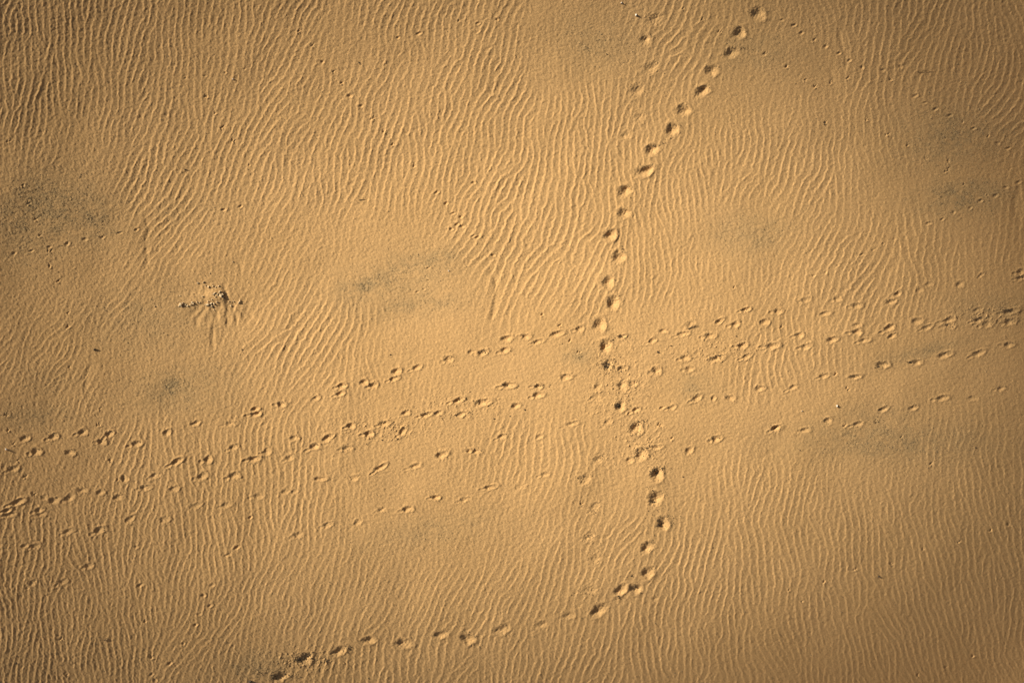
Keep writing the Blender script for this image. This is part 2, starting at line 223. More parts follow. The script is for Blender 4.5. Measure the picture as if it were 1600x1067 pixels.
CH = {
 'on the grey patch at far left': "22,396 49,392 77,386 105,381 132,374 160,371 187,364 213,359 349,328 375,323",
 'in the diagonal run above the central patch': "682,301 697,318 707,334 720,339 714,351 722,354 705,358 739,369 746,371 770,399 740,286",
 'among the tiny marks on the grainy central patch': "669,419 669,438 662,452 652,456",
 'in the line crossing the top right corner': "1221,32 1240,40 1252,52 1290,73 1310,84 1327,95 1347,106 1379,110 1407,105 1430,150 1445,161 1461,171 1484,181 1521,201 1559,224 1575,232",
 'in the line climbing to the right edge': "1451,349 1472,343 1490,332 1516,325 1532,314 1555,306 1572,293 1591,285",
 'in the tiny dotted line at upper left': "289,123 320,119 352,114 382,108",
 'sparsely spaced across the upper left ripples': "504,97 546,150 564,166 622,59 654,53 746,37 776,31",
 'in the dotted line down the lower left': "391,808 370,855 355,867 331,914 318,930 328,946 311,959 305,976 286,1005 265,1036 237,1053 242,1062 213,854 219,914",
 'in the tiny marks above the right hoofprints': "1309,415 1290,426 1271,431 1329,411 1346,398 1364,391 1380,381 1398,374"}
for nm, ss in CH.items():
    q = [tuple(map(float, s.split(','))) for s in ss.split()]
    byx = sorted(q)
    for k, (x, y) in enumerate(byx):
        small = 'tiny dotted' in nm or 'tiny marks' in nm
        paw(x, y, random.uniform(2.2, 2.8) if small else random.uniform(2.8, 3.7), random.uniform(.014, .02) if small else random.uniform(.022, .034),
            group='small paw prints', label='small round track, %s from left, %s' % (ordn(k + 1), nm))
BI = {
 'in the upper left quarter of the sand': "14,221 35,290 43,319 54,344 61,369 75,393 77,418 91,439 105,489 104,512 320,152 336,178 345,200 365,221 389,259 465,49 487,72 520,112 532,131 579,187 599,207 612,226 646,261 716,34",
 'in the lower left quarter of the sand': "107,574 155,638 155,665 11,673 20,694 7,649 171,719 39,744 27,719 49,770 93,999 183,750 103,1054 225,971 237,1028",
 'in the upper right quarter of the sand': "1066,14 1096,32 1125,51 1195,86 1227,105 1271,62 1257,125 1272,137 1297,131 1325,122 1390,126 1504,192 1544,213 1289,192 1353,189 1384,212 1417,228 1445,249 1480,252 1480,264 1476,269 1505,289 1538,304 1220,511 1146,450 846,492 872,509 1319,666",
 'in the lower right quarter of the sand': "1305,585 1322,607 1454,724 1407,683 1336,889 1287,909 1392,881 1441,859 1496,847 1547,829 1575,821 1232,922 1252,939 1476,1042 1432,1054 1520,1025 907,787 905,550 1028,664 1049,685 890,532"}
for nm, ss in BI.items():
    for k, (x, y) in enumerate(sorted(tuple(map(float, s.split(','))) for s in ss.split())):
        bird(x, y, L=random.uniform(3.8, 5.2), group='scratchy bird tracks', label='scratchy bird track, %s from the left %s' % (ordn(k + 1), nm))

# ------------------------------------------------------------------ coarse grain patches and crusty mound
def blob(x, y, rx, ry, rot=0):
    xx = (GX - x)[None, :]; yy = (GY - y)[:, None]; c, s = math.cos(R(rot)), math.sin(R(rot))
    return np.exp(-(((xx * c - yy * s) / rx) ** 2 + ((xx * s + yy * c) / ry) ** 2))
CO = np.zeros((NY, NX), np.float32)
for x, y, rx, ry, rot, s in [(95, 325, 80, 48, -15, .60), (30, 350, 70, 60, 0, .42), (630, 435, 115, 42, 12, .34), (590, 440, 60, 22, 15, .5), (655, 412, 60, 15, 14, .6), (570, 445, 42, 17, 15, .65), (650, 475, 70, 18, 8, .48), (285, 605, 78, 32, 10, .42), (272, 604, 40, 18, 15, .6), (80, 600, 50, 25, 0, .2), (300, 330, 60, 25, 0, .15),
                             (1490, 215, 92, 46, 8, .5), (1500, 308, 66, 26, 5, .6), (1170, 365, 55, 30, 0, .4), (1180, 75, 60, 30, 0, .3), (935, 65, 60, 40, 0, .35), (1390, 690, 130, 26, 0, .5), (1440, 550, 60, 10, 15, .45),
                             (670, 830, 90, 20, 10, .3), (560, 460, 45, 20, 0, .4), (230, 500, 90, 50, 0, .3), (905, 555, 22, 14, 0, .5), (1085, 605, 30, 20, 0, .35), (1560, 480, 60, 20, 0, .4), (60, 650, 60, 20, 0, .35), (400, 1040, 40, 20, 0, .4), (1370, 650, 60, 20, 0, .35)]:
    CO = np.maximum(CO, s * blob(x, y, rx * 1.15, ry * 1.15, rot))
CO = np.clip(CO * (1 + .20 * fnoise(12, seed=21) + .22 * fnoise(3, ax=1.8, ang=R(-15), seed=22)), 0, 1)
# low relief the eye picks up: patch edges, hollows, drag of sand over the patches
REL = 0.008 * fnoise(45, seed=31) + 0.0012 * fnoise(14, seed=32)
REL += 0.075 * blob(338, 462, 17, 9, -25) + 0.03 * blob(312, 468, 24, 9, 0) + .02 * blob(355, 480, 20, 16, 0)
REL += (blob(352, 492, 38, 26) + .6 * blob(320, 490, 30, 22)) * .0075 * fnoise(4.5, ax=2.6, ang=R(95), seed=33) + blob(322, 458, 34, 18) * .004 * fnoise(3, seed=34)
tr = np.zeros((NY, NX), np.float32)
FLAT = np.clip(FLAT, 0, 1)
GR = (0.0019 * fnoise(.8, ax=2.6, ang=R(38), seed=41) + 0.0018 * fnoise(1.6, ax=1.8, ang=R(42), seed=42) + 0.0012 * fnoise(3.0, seed=43))
GR = GR * (1 + .3 * CO) + CO * 0.0022 * fnoise(1.1, seed=44)
KU, RA, EY = 0.00168, 25.0, 1.7
VC = (0.5, 0.5)                        # the level middle of the invented slope, metres from the picture centre
# invented slope, steepening away from the sun to darken the view's edges, then easing
_n = 601; _a = np.linspace(-90, 90, _n); _st = _a[1] - _a[0]
def _q(u, v): return (-u * sx + v * sy) ** 2 + EY * (-u * sy - v * sx) ** 2
_f = lambda u, v: KU * _q(u, v) * np.exp(-(_q(u, v) / RA ** 2) ** 2)
_U, _V = np.meshgrid(_a, _a); _F = _f(_U, _V); _C = np.zeros_like(_F)
_C[:, 1:] = np.cumsum((_F[:, 1:] + _F[:, :-1]) * .5 * _st, axis=1); _C = -(_C - _C[:, [_n // 2]])
def shade_dune(X, Y):
    X = X - VC[0]; Y = Y - VC[1]
    u = -(X * sx + Y * sy); v = X * sy - Y * sx
    fu = (np.clip(u, -89.9, 89.9) + 90) / _st; fv = (np.clip(v, -89.9, 89.9) + 90) / _st
    i = fu.astype(int); j = fv.astype(int); fu = fu - i; fv = fv - j
    def cub(t, p0, p1, p2, p3): return p1 + .5 * t * (p2 - p0 + t * (2 * p0 - 5 * p1 + 4 * p2 - p3 + t * (3 * (p1 - p2) + p3 - p0)))
    g = lambda jj, ii: _C[np.clip(jj, 0, _n - 1), np.clip(ii, 0, _n - 1)]
    rows = [cub(fu, g(j + q, i - 1), g(j + q, i), g(j + q, i + 1), g(j + q, i + 2)) for q in (-1, 0, 1, 2)]
    h = cub(fv, *rows)
    r_ = np.sqrt(X * X + Y * Y)
    far = sstep(60, 400, r_)
    return h * (1 - sstep(60, 300, r_)) + far * (5 * np.sin(X / 91 + 1.3 * np.sin(Y / 120)) + 3.5 * np.sin(Y / 77 + X / 160))
AMP = 0.0185
_r2 = (((GX - CX) * PX - VC[0]) ** 2)[None, :] + EY * (((CY - GY) * PX - VC[1]) ** 2)[:, None]
_th = np.arctan(KU * _r2 * np.exp(-(_r2 / RA ** 2) ** 2))          # tilt of the invented slope; marks are flattened there to curb grazing-light contrast
DETSCALE = np.clip(np.tan(np.clip(SUN_EL - _th, R(4), R(40))) / math.tan(SUN_EL) + .20, .50, 1.05).astype(np.float32)
def groove(pts_, w, d):
    for (xa, ya), (xb, yb) in zip(pts_, pts_[1:]):
        n_ = max(2, int(math.hypot(xb - xa, yb - ya) / w * 2))
        for k in range(n_): REL[:] += -d * .17 * blob(xa + (xb - xa) * k / n_, ya + (yb - ya) * k / n_, w * 1.1, w * 1.6)
groove([(766, 420), (775, 440), (777, 455), (772, 475), (769, 503)], 3.5, .02)
groove([(1592, 295), (1586, 310), (1587, 330), (1594, 345)], 4.5, .03)
groove([(1309, 45), (1315, 70), (1321, 85), (1322, 108)], 3.2, .022)
groove([(1296, 108), (1301, 120), (1304, 138)], 3.2, .018)
groove([(228, 340), (233, 360), (228, 385), (231, 420)], 3.5, .02)
for q, d_ in (([(352, 474), (358, 484), (353, 495), (358, 506)], .05), ([(345, 476), (339, 487), (342, 496)], .08), ([(321, 483), (306, 500), (308, 512)], .06), ([(312, 480), (297, 495)], .06), ([(334, 515), (331, 534), (336, 547)], .05),
              ([(384, 484), (399, 503)], .05), ([(373, 482), (387, 502)], .05), ([(349, 447), (356, 463), (354, 476)], .08), ([(358, 477), (372, 476)], .07), ([(373, 405), (378, 428)], .03), ([(364, 480), (371, 505)], .05), ([(330, 480), (322, 502)], .04)):
    groove(q, 2.8, d_ * .42)
groove([(143, 572), (134, 590), (133, 610)], 4, .018)
DENT *= DETSCALE ** .8
DET = AMP * RIP * (1 - FLAT) * DETSCALE + REL * DETSCALE + GR * DETSCALE ** .6 + DENT
# lumps thrown out around the trampled crossing
TRM = np.zeros((NY, NX), np.float32)
for x, y, rx, ry in [(970, 590, 60, 90), (1000, 690, 45, 50), (600, 670, 90, 26), (720, 635, 80, 25), (475, 1035, 60, 22), (1130, 545, 90, 24), (1540, 495, 60, 20)]:
    TRM = np.maximum(TRM, blob(x, y, rx, ry))
DET += FLAT * DETSCALE * (.0035 * fnoise(2.2, seed=53) + .002 * fnoise(1.1, seed=54))
DET += TRM * (0.0052 * np.clip(fnoise(1.6, seed=51), 0, 4) ** 1.6 + .003 * fnoise(5, seed=52))
# fade detail to the rim of the detailed area
ed = np.minimum(np.minimum(GX - X0, X1 - GX)[None, :], np.minimum(GY - Y0, Y1 - GY)[:, None])
DET *= sstep(0, 45, ed)

# ------------------------------------------------------------------ the whole sheet: detailed middle, coarser out to the horizon
def outer(n=46, a=0.02, f=1.27):
    s, v, o = a * 1.3, 0, []
    for _ in range(n): v += s; s *= f; o.append(v)
    return np.array(o)
ov = outer()
xs = np.concatenate([(X0 - CX) * PX - ov[::-1], (GX - CX) * PX, (X1 - CX) * PX + ov])
ys = np.concatenate([(CY - Y0) * PX + ov[::-1], (CY - GY) * PX, (CY - Y1) * PX - ov])
no = len(ov)
XX, YY = np.meshgrid(xs, ys)
# where the drone's sight line through each level point meets the invented slope
near = 1 - sstep(28, 60, np.sqrt(XX ** 2 + YY ** 2)); ZZ = np.zeros_like(XX)
for _k in range(7): Kf = 1 - (ZZ / H) * near; ZZ = shade_dune(XX * Kf, YY * Kf)
ZZ[no:no + NY, no:no + NX] += DET
Kf = 1 - (ZZ / H) * near
PXX, PYY = XX * Kf, YY * Kf
P = np.stack([PXX, PYY, ZZ], -1).astype(np.float32)
ga = np.gradient(P, axis=1); gb = np.gradient(P, axis=0)
N = np.cross(ga, -gb); N /= np.linalg.norm(N, axis=-1, keepdims=True)
N = N.astype(np.float32)
NYT, NXT = P.shape[:2]
print('heights', time.time() - T0, ZZ[no:-no, no:-no].min(), ZZ[no:-no, no:-no].max(), N[NYT // 2, NXT // 2])
OW = np.full((NYT - 1, NXT - 1), -1, np.int32); OW[no:no + NY - 1, no:no + NX - 1] = OWN
COF = np.zeros((NYT, NXT), np.float32); COF[no:no + NY, no:no + NX] = CO * sstep(0, 45, ed)
def ground_at(px, py):
    j, i = int(round(py)) - Y0 + no, int(round(px)) - X0 + no; return Vector(P[j, i].tolist())

# ------------------------------------------------------------------ materials
def mat(name): 
    m = bpy.data.materials.new(name); m.use_nodes = True; n = m.node_tree; b = n.nodes['Principled BSDF']; return m, n, b
def nz(n, scale, detail=2, rough=.5, vec=None):
    t = n.nodes.new('ShaderNodeTexNoise'); t.inputs['Scale'].default_value = scale; t.inputs['Detail'].default_value = detail; t.inputs['Roughness'].default_value = rough
    if vec: n.links.new(vec, t.inputs['Vector'])
    return t.outputs['Fac']
def rng_(n, v, a, b, c, d_):
    m = n.nodes.new('ShaderNodeMapRange'); n.links.new(v, m.inputs[0])
    for i, k in enumerate((a, b, c, d_)): m.inputs[1 + i].default_value = k
    return m.outputs[0]
def mix(n, f, a, b, mode='MIX'):
    m = n.nodes.new('ShaderNodeMix'); m.data_type = 'RGBA'; m.blend_type = mode
    for s, v in ((0, f), (6, a), (7, b)):
        if isinstance(v, (float, int)): m.inputs[s].default_value = v
        elif isinstance(v, tuple): m.inputs[s].default_value = (*v, 1)
        else: n.links.new(v, m.inputs[s])
    return m.outputs[2]
def mth(n, op, a, b):
    m = n.nodes.new('ShaderNodeMath'); m.operation = op
    for i, v in enumerate((a, b)):
        if isinstance(v, (float, int)): m.inputs[i].default_value = v
        else: n.links.new(v, m.inputs[i])
    return m.outputs[0]
SAND = (0.502, 0.306, 0.127)
ms, n, b = mat('sand')
geo = n.nodes.new('ShaderNodeNewGeometry').outputs['Position']
at = n.nodes.new('ShaderNodeAttribute'); at.attribute_name = 'coarse'
big = rng_(n, nz(n, .35, 3, .55, geo), .3, .7, 0, 1)
col = mix(n, big, (SAND[0] * .97, SAND[1] * .965, SAND[2] * .95), (SAND[0] * 1.03, SAND[1] * 1.03, SAND[2] * 1.04))
g1 = rng_(n, nz(n, 24, 2, .7, geo), .25, .75, .80, 1.20)
g2 = rng_(n, nz(n, 70, 2, .7, geo), .25, .75, .80, 1.20)
gg = mth(n, 'MULTIPLY', g1, g2)
cg = n.nodes.new('ShaderNodeCombineColor'); [n.links.new(gg, cg.inputs[i]) for i in range(3)]
col = mix(n, 1.0, col, cg.outputs[0], 'MULTIPLY')
col = mix(n, mth(n, 'MULTIPLY', at.outputs['Fac'], .62), col, (0.250, 0.188, 0.095))
spk = nz(n, 34, 3, .75, geo)                                 # dark heavy grains: a few everywhere, many on the coarse patches
thr = mth(n, 'SUBTRACT', .66, mth(n, 'MULTIPLY', at.outputs['Fac'], .13))
sm = rng_(n, mth(n, 'SUBTRACT', spk, thr), 0, .05, 0, .65)
col = mix(n, sm, col, (0.10, 0.075, 0.042))
n.links.new(col, b.inputs['Base Color']); b.inputs['Roughness'].default_value = .95; b.inputs['Specular IOR Level'].default_value = .12
bp = n.nodes.new('ShaderNodeBump'); bp.inputs['Strength'].default_value = .8; bp.inputs['Distance'].default_value = .006
n.links.new(nz(n, 38, 3, .7, geo), bp.inputs['Height']); n.links.new(bp.outputs[0], b.inputs['Normal'])
def lump_mat(name, c, var=.3):
    m, n, b = mat(name); tc = n.nodes.new('ShaderNodeTexCoord').outputs['Object']
    f = rng_(n, nz(n, 60, 3, .7, tc), .3, .7, 1 - var, 1 + var); cg = n.nodes.new('ShaderNodeCombineColor'); [n.links.new(f, cg.inputs[i]) for i in range(3)]
    n.links.new(mix(n, 1.0, c, cg.outputs[0], 'MULTIPLY'), b.inputs['Base Color']); b.inputs['Roughness'].default_value = .9; b.inputs['Specular IOR Level'].default_value = .2
    bp = n.nodes.new('ShaderNodeBump'); bp.inputs['Distance'].default_value = .004; n.links.new(nz(n, 90, 2, .6, tc), bp.inputs['Height']); n.links.new(bp.outputs[0], b.inputs['Normal'])
    return m
m_dark = lump_mat('shadow_dark_crust', (.075, .052, .028)); m_pale = lump_mat('pale_crust', (.56, .42, .24), .15); m_white = lump_mat('white_stone', (.62, .57, .48), .15)  # crumb colour painted near black for the shade under broken crust slabs
m_twig = lump_mat('dry_twig', (.06, .045, .03)); m_crust = lump_mat('sand_crust', (.36, .24, .115), .25)

# ------------------------------------------------------------------ meshes
def sheet(name, cells):
    """one mesh from the given cells of the sheet; normals come from the whole sheet so neighbours join without a seam"""
    jj, ii = cells
    v00 = jj.astype(np.int64) * NXT + ii
    quad = np.stack([v00 + NXT, v00 + NXT + 1, v00 + 1, v00], 1)
    used, inv = np.unique(quad, return_inverse=True)
    inv = inv.reshape(-1).astype(np.int32); nf = len(quad)
    me = bpy.data.meshes.new(name); me.vertices.add(len(used)); me.loops.add(nf * 4); me.polygons.add(nf)
    co = P.reshape(-1, 3)[used]; org = None
    me.loops.foreach_set('vertex_index', inv)
    me.polygons.foreach_set('loop_start', np.arange(0, nf * 4, 4, dtype=np.int32))
    at = me.attributes.new('coarse', 'FLOAT', 'POINT'); at.data.foreach_set('value', COF.reshape(-1)[used])
    me.materials.append(ms)
    return me, co, N.reshape(-1, 3)[used]
def finish(me, co, nr, org=(0, 0, 0)):
    me.vertices.foreach_set('co', (co - np.array(org, np.float32)).reshape(-1).astype(np.float32))
    me.update(calc_edges=True)
    me.polygons.foreach_set('use_smooth', np.ones(len(me.polygons), bool))
    me.normals_split_custom_set_from_vertices(nr)
g, co, nr = sheet('sand_ground', np.nonzero(OW < 0)); finish(g, co, nr)
go = bpy.data.objects.new('sand_ground', g); S.collection.objects.link(go); go['kind'] = 'structure'
print('ground', time.time() - T0, len(g.polygons))
jj, ii = np.nonzero(OW >= 0); ow = OW[jj, ii]; order = np.argsort(ow, kind='stable'); jj, ii, ow = jj[order], ii[order], ow[order]
st = np.searchsorted(ow, np.arange(len(prints) + 1))
for k, p in enumerate(prints):
    a, e = st[k], st[k + 1]
    if e - a < 4: continue
    me, co, nr = sheet(p['kind'], (jj[a:e], ii[a:e])); org = co.mean(0); finish(me, co, nr, org)
    o = bpy.data.objects.new(p['kind'], me); o.location = org.tolist(); S.collection.objects.link(o)
    o['label'] = p['label']; o['category'] = {'footprint': 'footprint', 'hoofprint': 'hoofprint', 'paw_print': 'paw print', 'bird_track': 'bird track'}[p['kind']]; o['group'] = p['group']
print('prints', len(prints), time.time() - T0)

# ------------------------------------------------------------------ loose bits lying on the sand
import bmesh
def lump_mesh(name, m, seed, flat=.6, jag=.35, sub=2):
    r = random.Random(seed); bm = bmesh.new(); bmesh.ops.create_icosphere(bm, subdivisions=sub, radius=1)
    k = [Vector((r.gauss(0, 1), r.gauss(0, 1), r.gauss(0, 1))).normalized() for _ in range(7)]; kk = [r.uniform(.45, .85) for _ in k]
    for v in bm.verts:
        c = v.co.copy()
        for q, w in zip(k, kk):                 # cut facets
            dd = c.dot(q) - w
            if dd > 0: c -= q * dd * .9
        c *= 1 + r.uniform(-jag, jag) * .22
        v.co = Vector((c.x * 1.15, c.y * .85, c.z * flat))
    me = bpy.data.meshes.new(name); bm.to_mesh(me); bm.free(); me.materials.append(m); return me
crumbs = [lump_mesh('sand_crumb', m_dark, s, .75) for s in range(6)]; crusts = [lump_mesh('sand_crumb', m_crust, 20 + s, .7) for s in range(4)]
pales = [lump_mesh('crust_stone', m_pale, 40 + s, .8) for s in range(5)]
def put(kind, me, px, py, r, label, cat, group=None, sink=.25, flat=1):
    o = bpy.data.objects.new(kind, me); p = ground_at(px, py); o.location = (p.x, p.y, p.z + r * (.5 - sink)); o.scale = (r, r * random.uniform(.7, 1.1), r * flat)
    o.rotation_euler = (random.uniform(-.3, .3), random.uniform(-.3, .3), random.uniform(0, 6.28)); S.collection.objects.link(o)
    o['label'] = label; o['category'] = cat
    if group: o['group'] = group
    return o
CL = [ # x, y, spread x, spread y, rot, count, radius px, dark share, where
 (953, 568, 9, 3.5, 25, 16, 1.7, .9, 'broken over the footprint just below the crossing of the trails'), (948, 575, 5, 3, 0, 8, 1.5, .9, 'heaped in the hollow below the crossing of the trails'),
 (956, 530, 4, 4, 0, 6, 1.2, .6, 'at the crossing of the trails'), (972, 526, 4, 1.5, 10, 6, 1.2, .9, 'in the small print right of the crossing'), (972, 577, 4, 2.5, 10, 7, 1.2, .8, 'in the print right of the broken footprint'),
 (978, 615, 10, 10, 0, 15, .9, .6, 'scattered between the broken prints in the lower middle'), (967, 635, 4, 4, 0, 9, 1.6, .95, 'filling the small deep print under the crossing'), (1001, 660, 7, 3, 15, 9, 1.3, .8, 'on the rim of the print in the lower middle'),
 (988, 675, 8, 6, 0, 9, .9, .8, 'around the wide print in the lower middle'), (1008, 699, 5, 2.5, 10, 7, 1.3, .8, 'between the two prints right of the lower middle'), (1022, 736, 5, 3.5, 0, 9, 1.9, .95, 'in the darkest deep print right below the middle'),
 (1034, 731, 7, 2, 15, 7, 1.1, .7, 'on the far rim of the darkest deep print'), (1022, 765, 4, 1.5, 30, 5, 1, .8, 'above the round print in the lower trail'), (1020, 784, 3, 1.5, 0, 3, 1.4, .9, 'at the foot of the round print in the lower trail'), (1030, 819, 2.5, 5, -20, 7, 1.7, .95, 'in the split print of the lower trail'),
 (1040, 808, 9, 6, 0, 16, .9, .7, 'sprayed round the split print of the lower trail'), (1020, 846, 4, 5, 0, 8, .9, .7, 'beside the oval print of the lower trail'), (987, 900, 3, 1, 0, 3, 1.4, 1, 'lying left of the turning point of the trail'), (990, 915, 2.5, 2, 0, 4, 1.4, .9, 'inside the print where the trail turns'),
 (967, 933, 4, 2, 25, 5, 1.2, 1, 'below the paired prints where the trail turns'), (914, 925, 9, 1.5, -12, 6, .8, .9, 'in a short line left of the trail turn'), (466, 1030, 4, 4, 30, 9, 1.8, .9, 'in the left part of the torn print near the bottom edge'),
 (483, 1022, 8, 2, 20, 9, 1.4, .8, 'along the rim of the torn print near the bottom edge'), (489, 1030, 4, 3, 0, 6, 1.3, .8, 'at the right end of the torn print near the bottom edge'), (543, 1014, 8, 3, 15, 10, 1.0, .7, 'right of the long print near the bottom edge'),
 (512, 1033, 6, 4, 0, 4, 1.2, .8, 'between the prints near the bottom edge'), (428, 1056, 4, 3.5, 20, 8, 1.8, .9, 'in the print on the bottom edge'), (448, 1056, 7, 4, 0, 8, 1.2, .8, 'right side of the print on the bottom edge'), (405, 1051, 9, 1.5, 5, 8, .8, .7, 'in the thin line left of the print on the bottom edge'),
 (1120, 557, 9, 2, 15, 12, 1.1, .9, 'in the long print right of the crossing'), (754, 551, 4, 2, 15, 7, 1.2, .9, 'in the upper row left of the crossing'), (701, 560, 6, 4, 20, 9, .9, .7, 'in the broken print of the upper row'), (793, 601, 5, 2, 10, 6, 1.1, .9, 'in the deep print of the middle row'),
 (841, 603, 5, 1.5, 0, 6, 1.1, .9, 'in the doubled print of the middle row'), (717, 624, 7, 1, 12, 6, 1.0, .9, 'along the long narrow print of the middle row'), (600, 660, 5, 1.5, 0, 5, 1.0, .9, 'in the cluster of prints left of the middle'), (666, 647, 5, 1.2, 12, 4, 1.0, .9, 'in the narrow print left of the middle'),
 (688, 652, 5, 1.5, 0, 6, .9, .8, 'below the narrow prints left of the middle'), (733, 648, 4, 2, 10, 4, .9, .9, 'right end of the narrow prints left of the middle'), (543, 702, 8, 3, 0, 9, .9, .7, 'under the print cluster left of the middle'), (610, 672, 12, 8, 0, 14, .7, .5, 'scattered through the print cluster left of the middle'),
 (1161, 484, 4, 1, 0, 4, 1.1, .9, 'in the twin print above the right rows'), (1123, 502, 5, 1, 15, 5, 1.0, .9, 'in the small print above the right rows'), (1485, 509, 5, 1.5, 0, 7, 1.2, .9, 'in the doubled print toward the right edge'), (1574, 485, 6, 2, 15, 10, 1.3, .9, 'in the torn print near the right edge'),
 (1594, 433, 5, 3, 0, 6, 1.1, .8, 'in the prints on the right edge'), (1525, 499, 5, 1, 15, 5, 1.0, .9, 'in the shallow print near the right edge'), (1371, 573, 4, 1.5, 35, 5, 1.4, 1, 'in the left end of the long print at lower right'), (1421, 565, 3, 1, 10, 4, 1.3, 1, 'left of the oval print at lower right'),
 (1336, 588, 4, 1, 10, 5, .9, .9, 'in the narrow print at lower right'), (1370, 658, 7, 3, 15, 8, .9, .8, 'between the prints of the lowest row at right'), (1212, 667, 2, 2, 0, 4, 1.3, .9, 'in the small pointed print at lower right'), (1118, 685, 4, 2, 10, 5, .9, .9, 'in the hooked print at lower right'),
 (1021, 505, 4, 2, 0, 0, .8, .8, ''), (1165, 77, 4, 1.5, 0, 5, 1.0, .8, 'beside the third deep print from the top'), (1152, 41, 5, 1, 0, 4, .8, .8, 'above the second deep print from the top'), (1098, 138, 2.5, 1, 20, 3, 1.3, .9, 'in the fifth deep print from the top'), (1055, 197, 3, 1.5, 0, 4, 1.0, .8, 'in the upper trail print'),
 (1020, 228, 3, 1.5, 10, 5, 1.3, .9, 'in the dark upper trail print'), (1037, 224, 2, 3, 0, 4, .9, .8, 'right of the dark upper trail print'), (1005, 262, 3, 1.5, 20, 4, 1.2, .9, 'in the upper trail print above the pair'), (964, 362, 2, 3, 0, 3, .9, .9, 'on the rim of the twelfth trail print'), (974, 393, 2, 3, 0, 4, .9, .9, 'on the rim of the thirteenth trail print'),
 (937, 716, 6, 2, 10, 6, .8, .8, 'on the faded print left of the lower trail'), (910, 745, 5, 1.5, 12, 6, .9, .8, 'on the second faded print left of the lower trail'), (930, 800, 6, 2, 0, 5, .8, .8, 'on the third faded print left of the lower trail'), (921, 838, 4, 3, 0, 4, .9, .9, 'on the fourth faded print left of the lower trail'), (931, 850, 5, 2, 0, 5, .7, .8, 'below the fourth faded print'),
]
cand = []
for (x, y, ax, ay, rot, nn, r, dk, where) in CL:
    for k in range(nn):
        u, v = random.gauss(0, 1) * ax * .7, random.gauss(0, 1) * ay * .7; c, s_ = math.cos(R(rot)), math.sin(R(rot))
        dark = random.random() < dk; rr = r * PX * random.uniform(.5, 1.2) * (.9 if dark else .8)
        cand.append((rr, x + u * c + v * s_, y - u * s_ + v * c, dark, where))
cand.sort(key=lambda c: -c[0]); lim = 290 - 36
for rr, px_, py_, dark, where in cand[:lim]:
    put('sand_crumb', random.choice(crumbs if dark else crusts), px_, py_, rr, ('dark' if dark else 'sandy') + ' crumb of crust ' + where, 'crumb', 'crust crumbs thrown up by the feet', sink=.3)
def many(name, items, meshes, label):
    V, Fc, o0 = [], [], 0
    for rr, px_, py_ in items:
        src = random.choice(meshes); a = random.uniform(0, 6.28); ca, sa = math.cos(a), math.sin(a); b0 = ground_at(px_, py_)
        for v in src.vertices: V.append((b0.x + rr * (v.co.x * ca - v.co.y * sa), b0.y + rr * (v.co.x * sa + v.co.y * ca), b0.z + rr * (v.co.z + .2)))
        Fc += [tuple(o0 + q for q in f.vertices) for f in src.polygons]; o0 = len(V)
    me = bpy.data.meshes.new(name); me.from_pydata(V, [], Fc); me.materials.append(meshes[0].materials[0])
    o = bpy.data.objects.new(name, me); S.collection.objects.link(o); o['kind'] = 'stuff'; o['label'] = label; o['category'] = 'crumbs'
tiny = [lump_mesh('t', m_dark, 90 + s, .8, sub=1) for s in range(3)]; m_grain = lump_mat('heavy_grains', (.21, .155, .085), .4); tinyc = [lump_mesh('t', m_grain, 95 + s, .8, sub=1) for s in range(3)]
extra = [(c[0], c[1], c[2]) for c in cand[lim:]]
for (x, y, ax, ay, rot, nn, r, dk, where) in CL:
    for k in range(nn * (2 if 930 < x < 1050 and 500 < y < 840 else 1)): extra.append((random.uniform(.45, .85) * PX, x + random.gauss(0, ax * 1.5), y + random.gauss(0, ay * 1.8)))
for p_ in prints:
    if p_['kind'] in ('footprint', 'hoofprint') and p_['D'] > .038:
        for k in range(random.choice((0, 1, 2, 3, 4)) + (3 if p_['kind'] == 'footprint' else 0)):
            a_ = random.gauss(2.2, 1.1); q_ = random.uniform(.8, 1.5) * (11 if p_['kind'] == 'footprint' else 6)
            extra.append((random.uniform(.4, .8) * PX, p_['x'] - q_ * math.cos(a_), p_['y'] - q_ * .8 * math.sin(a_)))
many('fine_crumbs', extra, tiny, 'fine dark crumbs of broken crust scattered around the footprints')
gr_ = []
while len(gr_) < 4800:
    x, y = random.uniform(0, 1600), random.uniform(0, 1067); w = CO[int(y) - Y0, int(x) - X0]
    if random.random() < w ** 2 + .006: gr_.append((random.uniform(.35, .8) * PX, x, y))
many('coarse_grains', gr_, tinyc, 'coarse gravelly grains strewn over the smooth grey patches')
# the crusty outcrop on the left
OUT = "336,457.5,2.4 343,456.5,2.7 322,476.5,2 300,473,2 286,474,2.2 349,465,2 330,473.5,2.1 325,471,1.2 352,458,1.4 290,476.5,1.3 281.5,476.5,3 284,479,2 279.5,478,1.8 297.5,475.5,2.2 302,474,1.8 293,478,1.7 326,476,3 331,477.5,2.4 335,475,2.2 339,472,1.6 331,468,1.4 333,460.5,1.8 340,460,1.7 345,461.5,3 348,460,2 326.5,447.5,2 333,447,1.3 341.5,447,1.6 309,442,1.6 318,441,1.8 358,471,1.4 365,471,1.2 373,473,2 375,470,1.5 312,473,1.5 307.5,471.8,1.4 333.5,484,1.2 361,478,1.6 337,449,1.2 321,446,1 316,463,1.6 337,464,1.4 281,462,1.2 328,427,1.1 242,479,1.2 364,409,1.3"
ol = sorted(tuple(map(float, s.split(','))) for s in OUT.split())
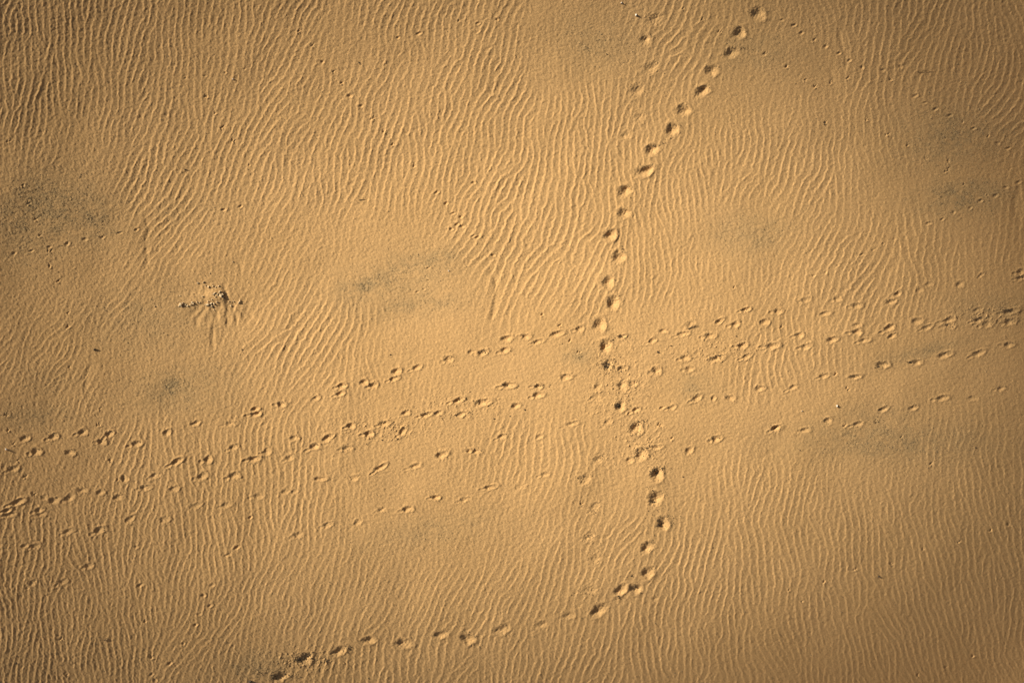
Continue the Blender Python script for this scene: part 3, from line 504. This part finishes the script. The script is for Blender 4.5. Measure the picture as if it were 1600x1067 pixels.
for k, (x, y, r) in enumerate(ol):
    put('crust_stone', pales[k % 5], x, y, r * PX * .95, 'pale caked sand lump, %s from the left in the small outcrop' % ordn(k + 1), 'stone', 'pale lumps of the outcrop', sink=.05)
    for q in range(1):
        put('sand_crumb', random.choice(crumbs), x + r * .9, y + r * .6, r * PX * .5, 'dark crumb added as shade beside a pale lump of the outcrop', 'crumb', 'shade crumbs of the outcrop')  # dark crumb added on each lump's shadow side to deepen its shade
# single pebbles
wm = lump_mesh('pebble', m_white, 77, .9)
for x, y, r, lb in [(1307.5, 634.5, 2.2, 'bright white pebble lying alone on smooth sand at lower right'), (1253, 642, 1.2, 'tiny whitish pebble left of the bright white pebble'), (10, 702, 2.2, 'whitish pebble close to the left edge among hoofprints'),
                    (364, 124, 1.5, 'tiny whitish pebble by the dotted track at upper left'), (971, 5, 1.5, 'whitish pebble near the top edge left of the deep trail'), (994, 24, 2.2, 'pale pebble on the smooth patch near the top, left of the old trail'), (701, 423, 1.3, 'pale pebble on the grainy central patch')]:
    put('pebble', wm, x, y, r * PX, lb, 'pebble', sink=-.1, flat=1.2)
bm_ = lump_mesh('pebble', m_twig, 78, .8)
for x, y, r, lb in [(148.5, 546, 2.2, 'small black pebble alone on the rippled sand at left'), (1373, 900, 1.7, 'small dark pebble alone on the ripples at lower right'), (391, 1064, 2.6, 'black pebble on the bottom edge left of the last footprint'), (378, 546, 1.1, 'tiny dark pebble right of the grainy patch'),
                    (289, 265, 1.6, 'tiny dark pebble above the ripples at upper left'), (948, 85, 1.2, 'tiny dark pebble on the smooth patch near the top'), (1417, 756, 0.1, ''), (799, 502, 0.1, ''), (200, 536, .9, 'tiny dark speck of stone on plain sand at left'), (25, 1036, 1.1, 'tiny dark pebble low on the left edge'), (1250, 703, 1.1, 'tiny dark pebble above the lower right ripples'),
                    (1524, 699, 1.1, 'tiny dark pebble near the right edge ripples'), (1067, 745, 1.2, 'tiny dark pebble right of the deep trail'), (820, 640, 1.3, 'dark pebble below the middle row of prints'), (772, 654, 1.2, 'dark pebble between the middle rows of prints'), (797, 650, 1.3, 'dark pebble left of the dark pair below the middle row'), (597, 687, 1.3, 'dark pebble under the print cluster left of middle'),
                    (621, 685, 1.4, 'dark pebble at the right of the print cluster left of middle'), (573, 694, 1.2, 'dark pebble left under the print cluster'), (1150, 525, 1.4, 'dark pebble between the two upper rows at right'), (610, 554, 1.3, 'dark pebble above the upper row left of middle'), (1048, 540, 1.4, 'dark pebble right of the crossing'), (1028, 550, 1.8, 'dark pebble lying in a small dip right of the crossing')]:
    if lb: put('pebble', bm_, x, y, r * PX, lb, 'pebble', sink=.1)
# twigs
def twig(pts_, rad, label):
    bm = bmesh.new(); base = ground_at(*pts_[0]); ring0 = None
    P_ = [ground_at(x, y) + Vector((0, 0, rad * 1.2 + zz)) - base for x, y, zz in [(p[0], p[1], (p[2] if len(p) > 2 else 0)) for p in pts_]]
    for i, c in enumerate(P_):
        t = (P_[min(i + 1, len(P_) - 1)] - P_[max(i - 1, 0)]).normalized(); a = t.cross(Vector((0, 0, 1))).normalized(); bb = a.cross(t); rr = rad * (1 - .6 * i / (len(P_) - 1))
        ring = [bm.verts.new(c + (a * math.cos(q * 1.0472) + bb * math.sin(q * 1.0472)) * rr) for q in range(6)]
        if ring0: [bm.faces.new((ring0[q], ring0[(q + 1) % 6], ring[(q + 1) % 6], ring[q])) for q in range(6)]
        else: bm.faces.new(ring)
        ring0 = ring
    bm.faces.new(list(reversed(ring0))); bmesh.ops.recalc_face_normals(bm, faces=bm.faces)
    me = bpy.data.meshes.new('twig'); bm.to_mesh(me); bm.free(); me.materials.append(m_twig)
    o = bpy.data.objects.new('twig', me); o.location = base; S.collection.objects.link(o); o['label'] = label; o['category'] = 'twig'
twig([(1075, 514), (1081, 511, .02), (1087, 508, .04)], .014, 'short dark twig lying right of the crossing, the lower of a crossed pair')
twig([(1076, 514), (1081, 510, .03), (1086, 506.5, .05)], .010, 'short thin twig lying right of the crossing, the upper of a crossed pair')
twig([(1433, 113), (1437, 111.5, .01), (1446, 111, .01), (1455, 112)], .007, 'thin curved twig on the ripples near the top right')
twig([(561, 313), (566, 312, .01), (571, 312)], .010, 'short straight twig on smooth sand left of centre')
twig([(560, 97), (561, 99, .01), (562.5, 101)], .012, 'tiny dark twig on the ripples near the top, left of centre')
twig([(163, 1000), (165, 998, .01), (167, 996)], .012, 'tiny dark twig on the ripples low at left')
twig([(1287, 195), (1289, 192, .01), (1291, 191)], .012, 'tiny dark twig by the small tracks at upper right')
print('done', time.time() - T0, len(S.objects))
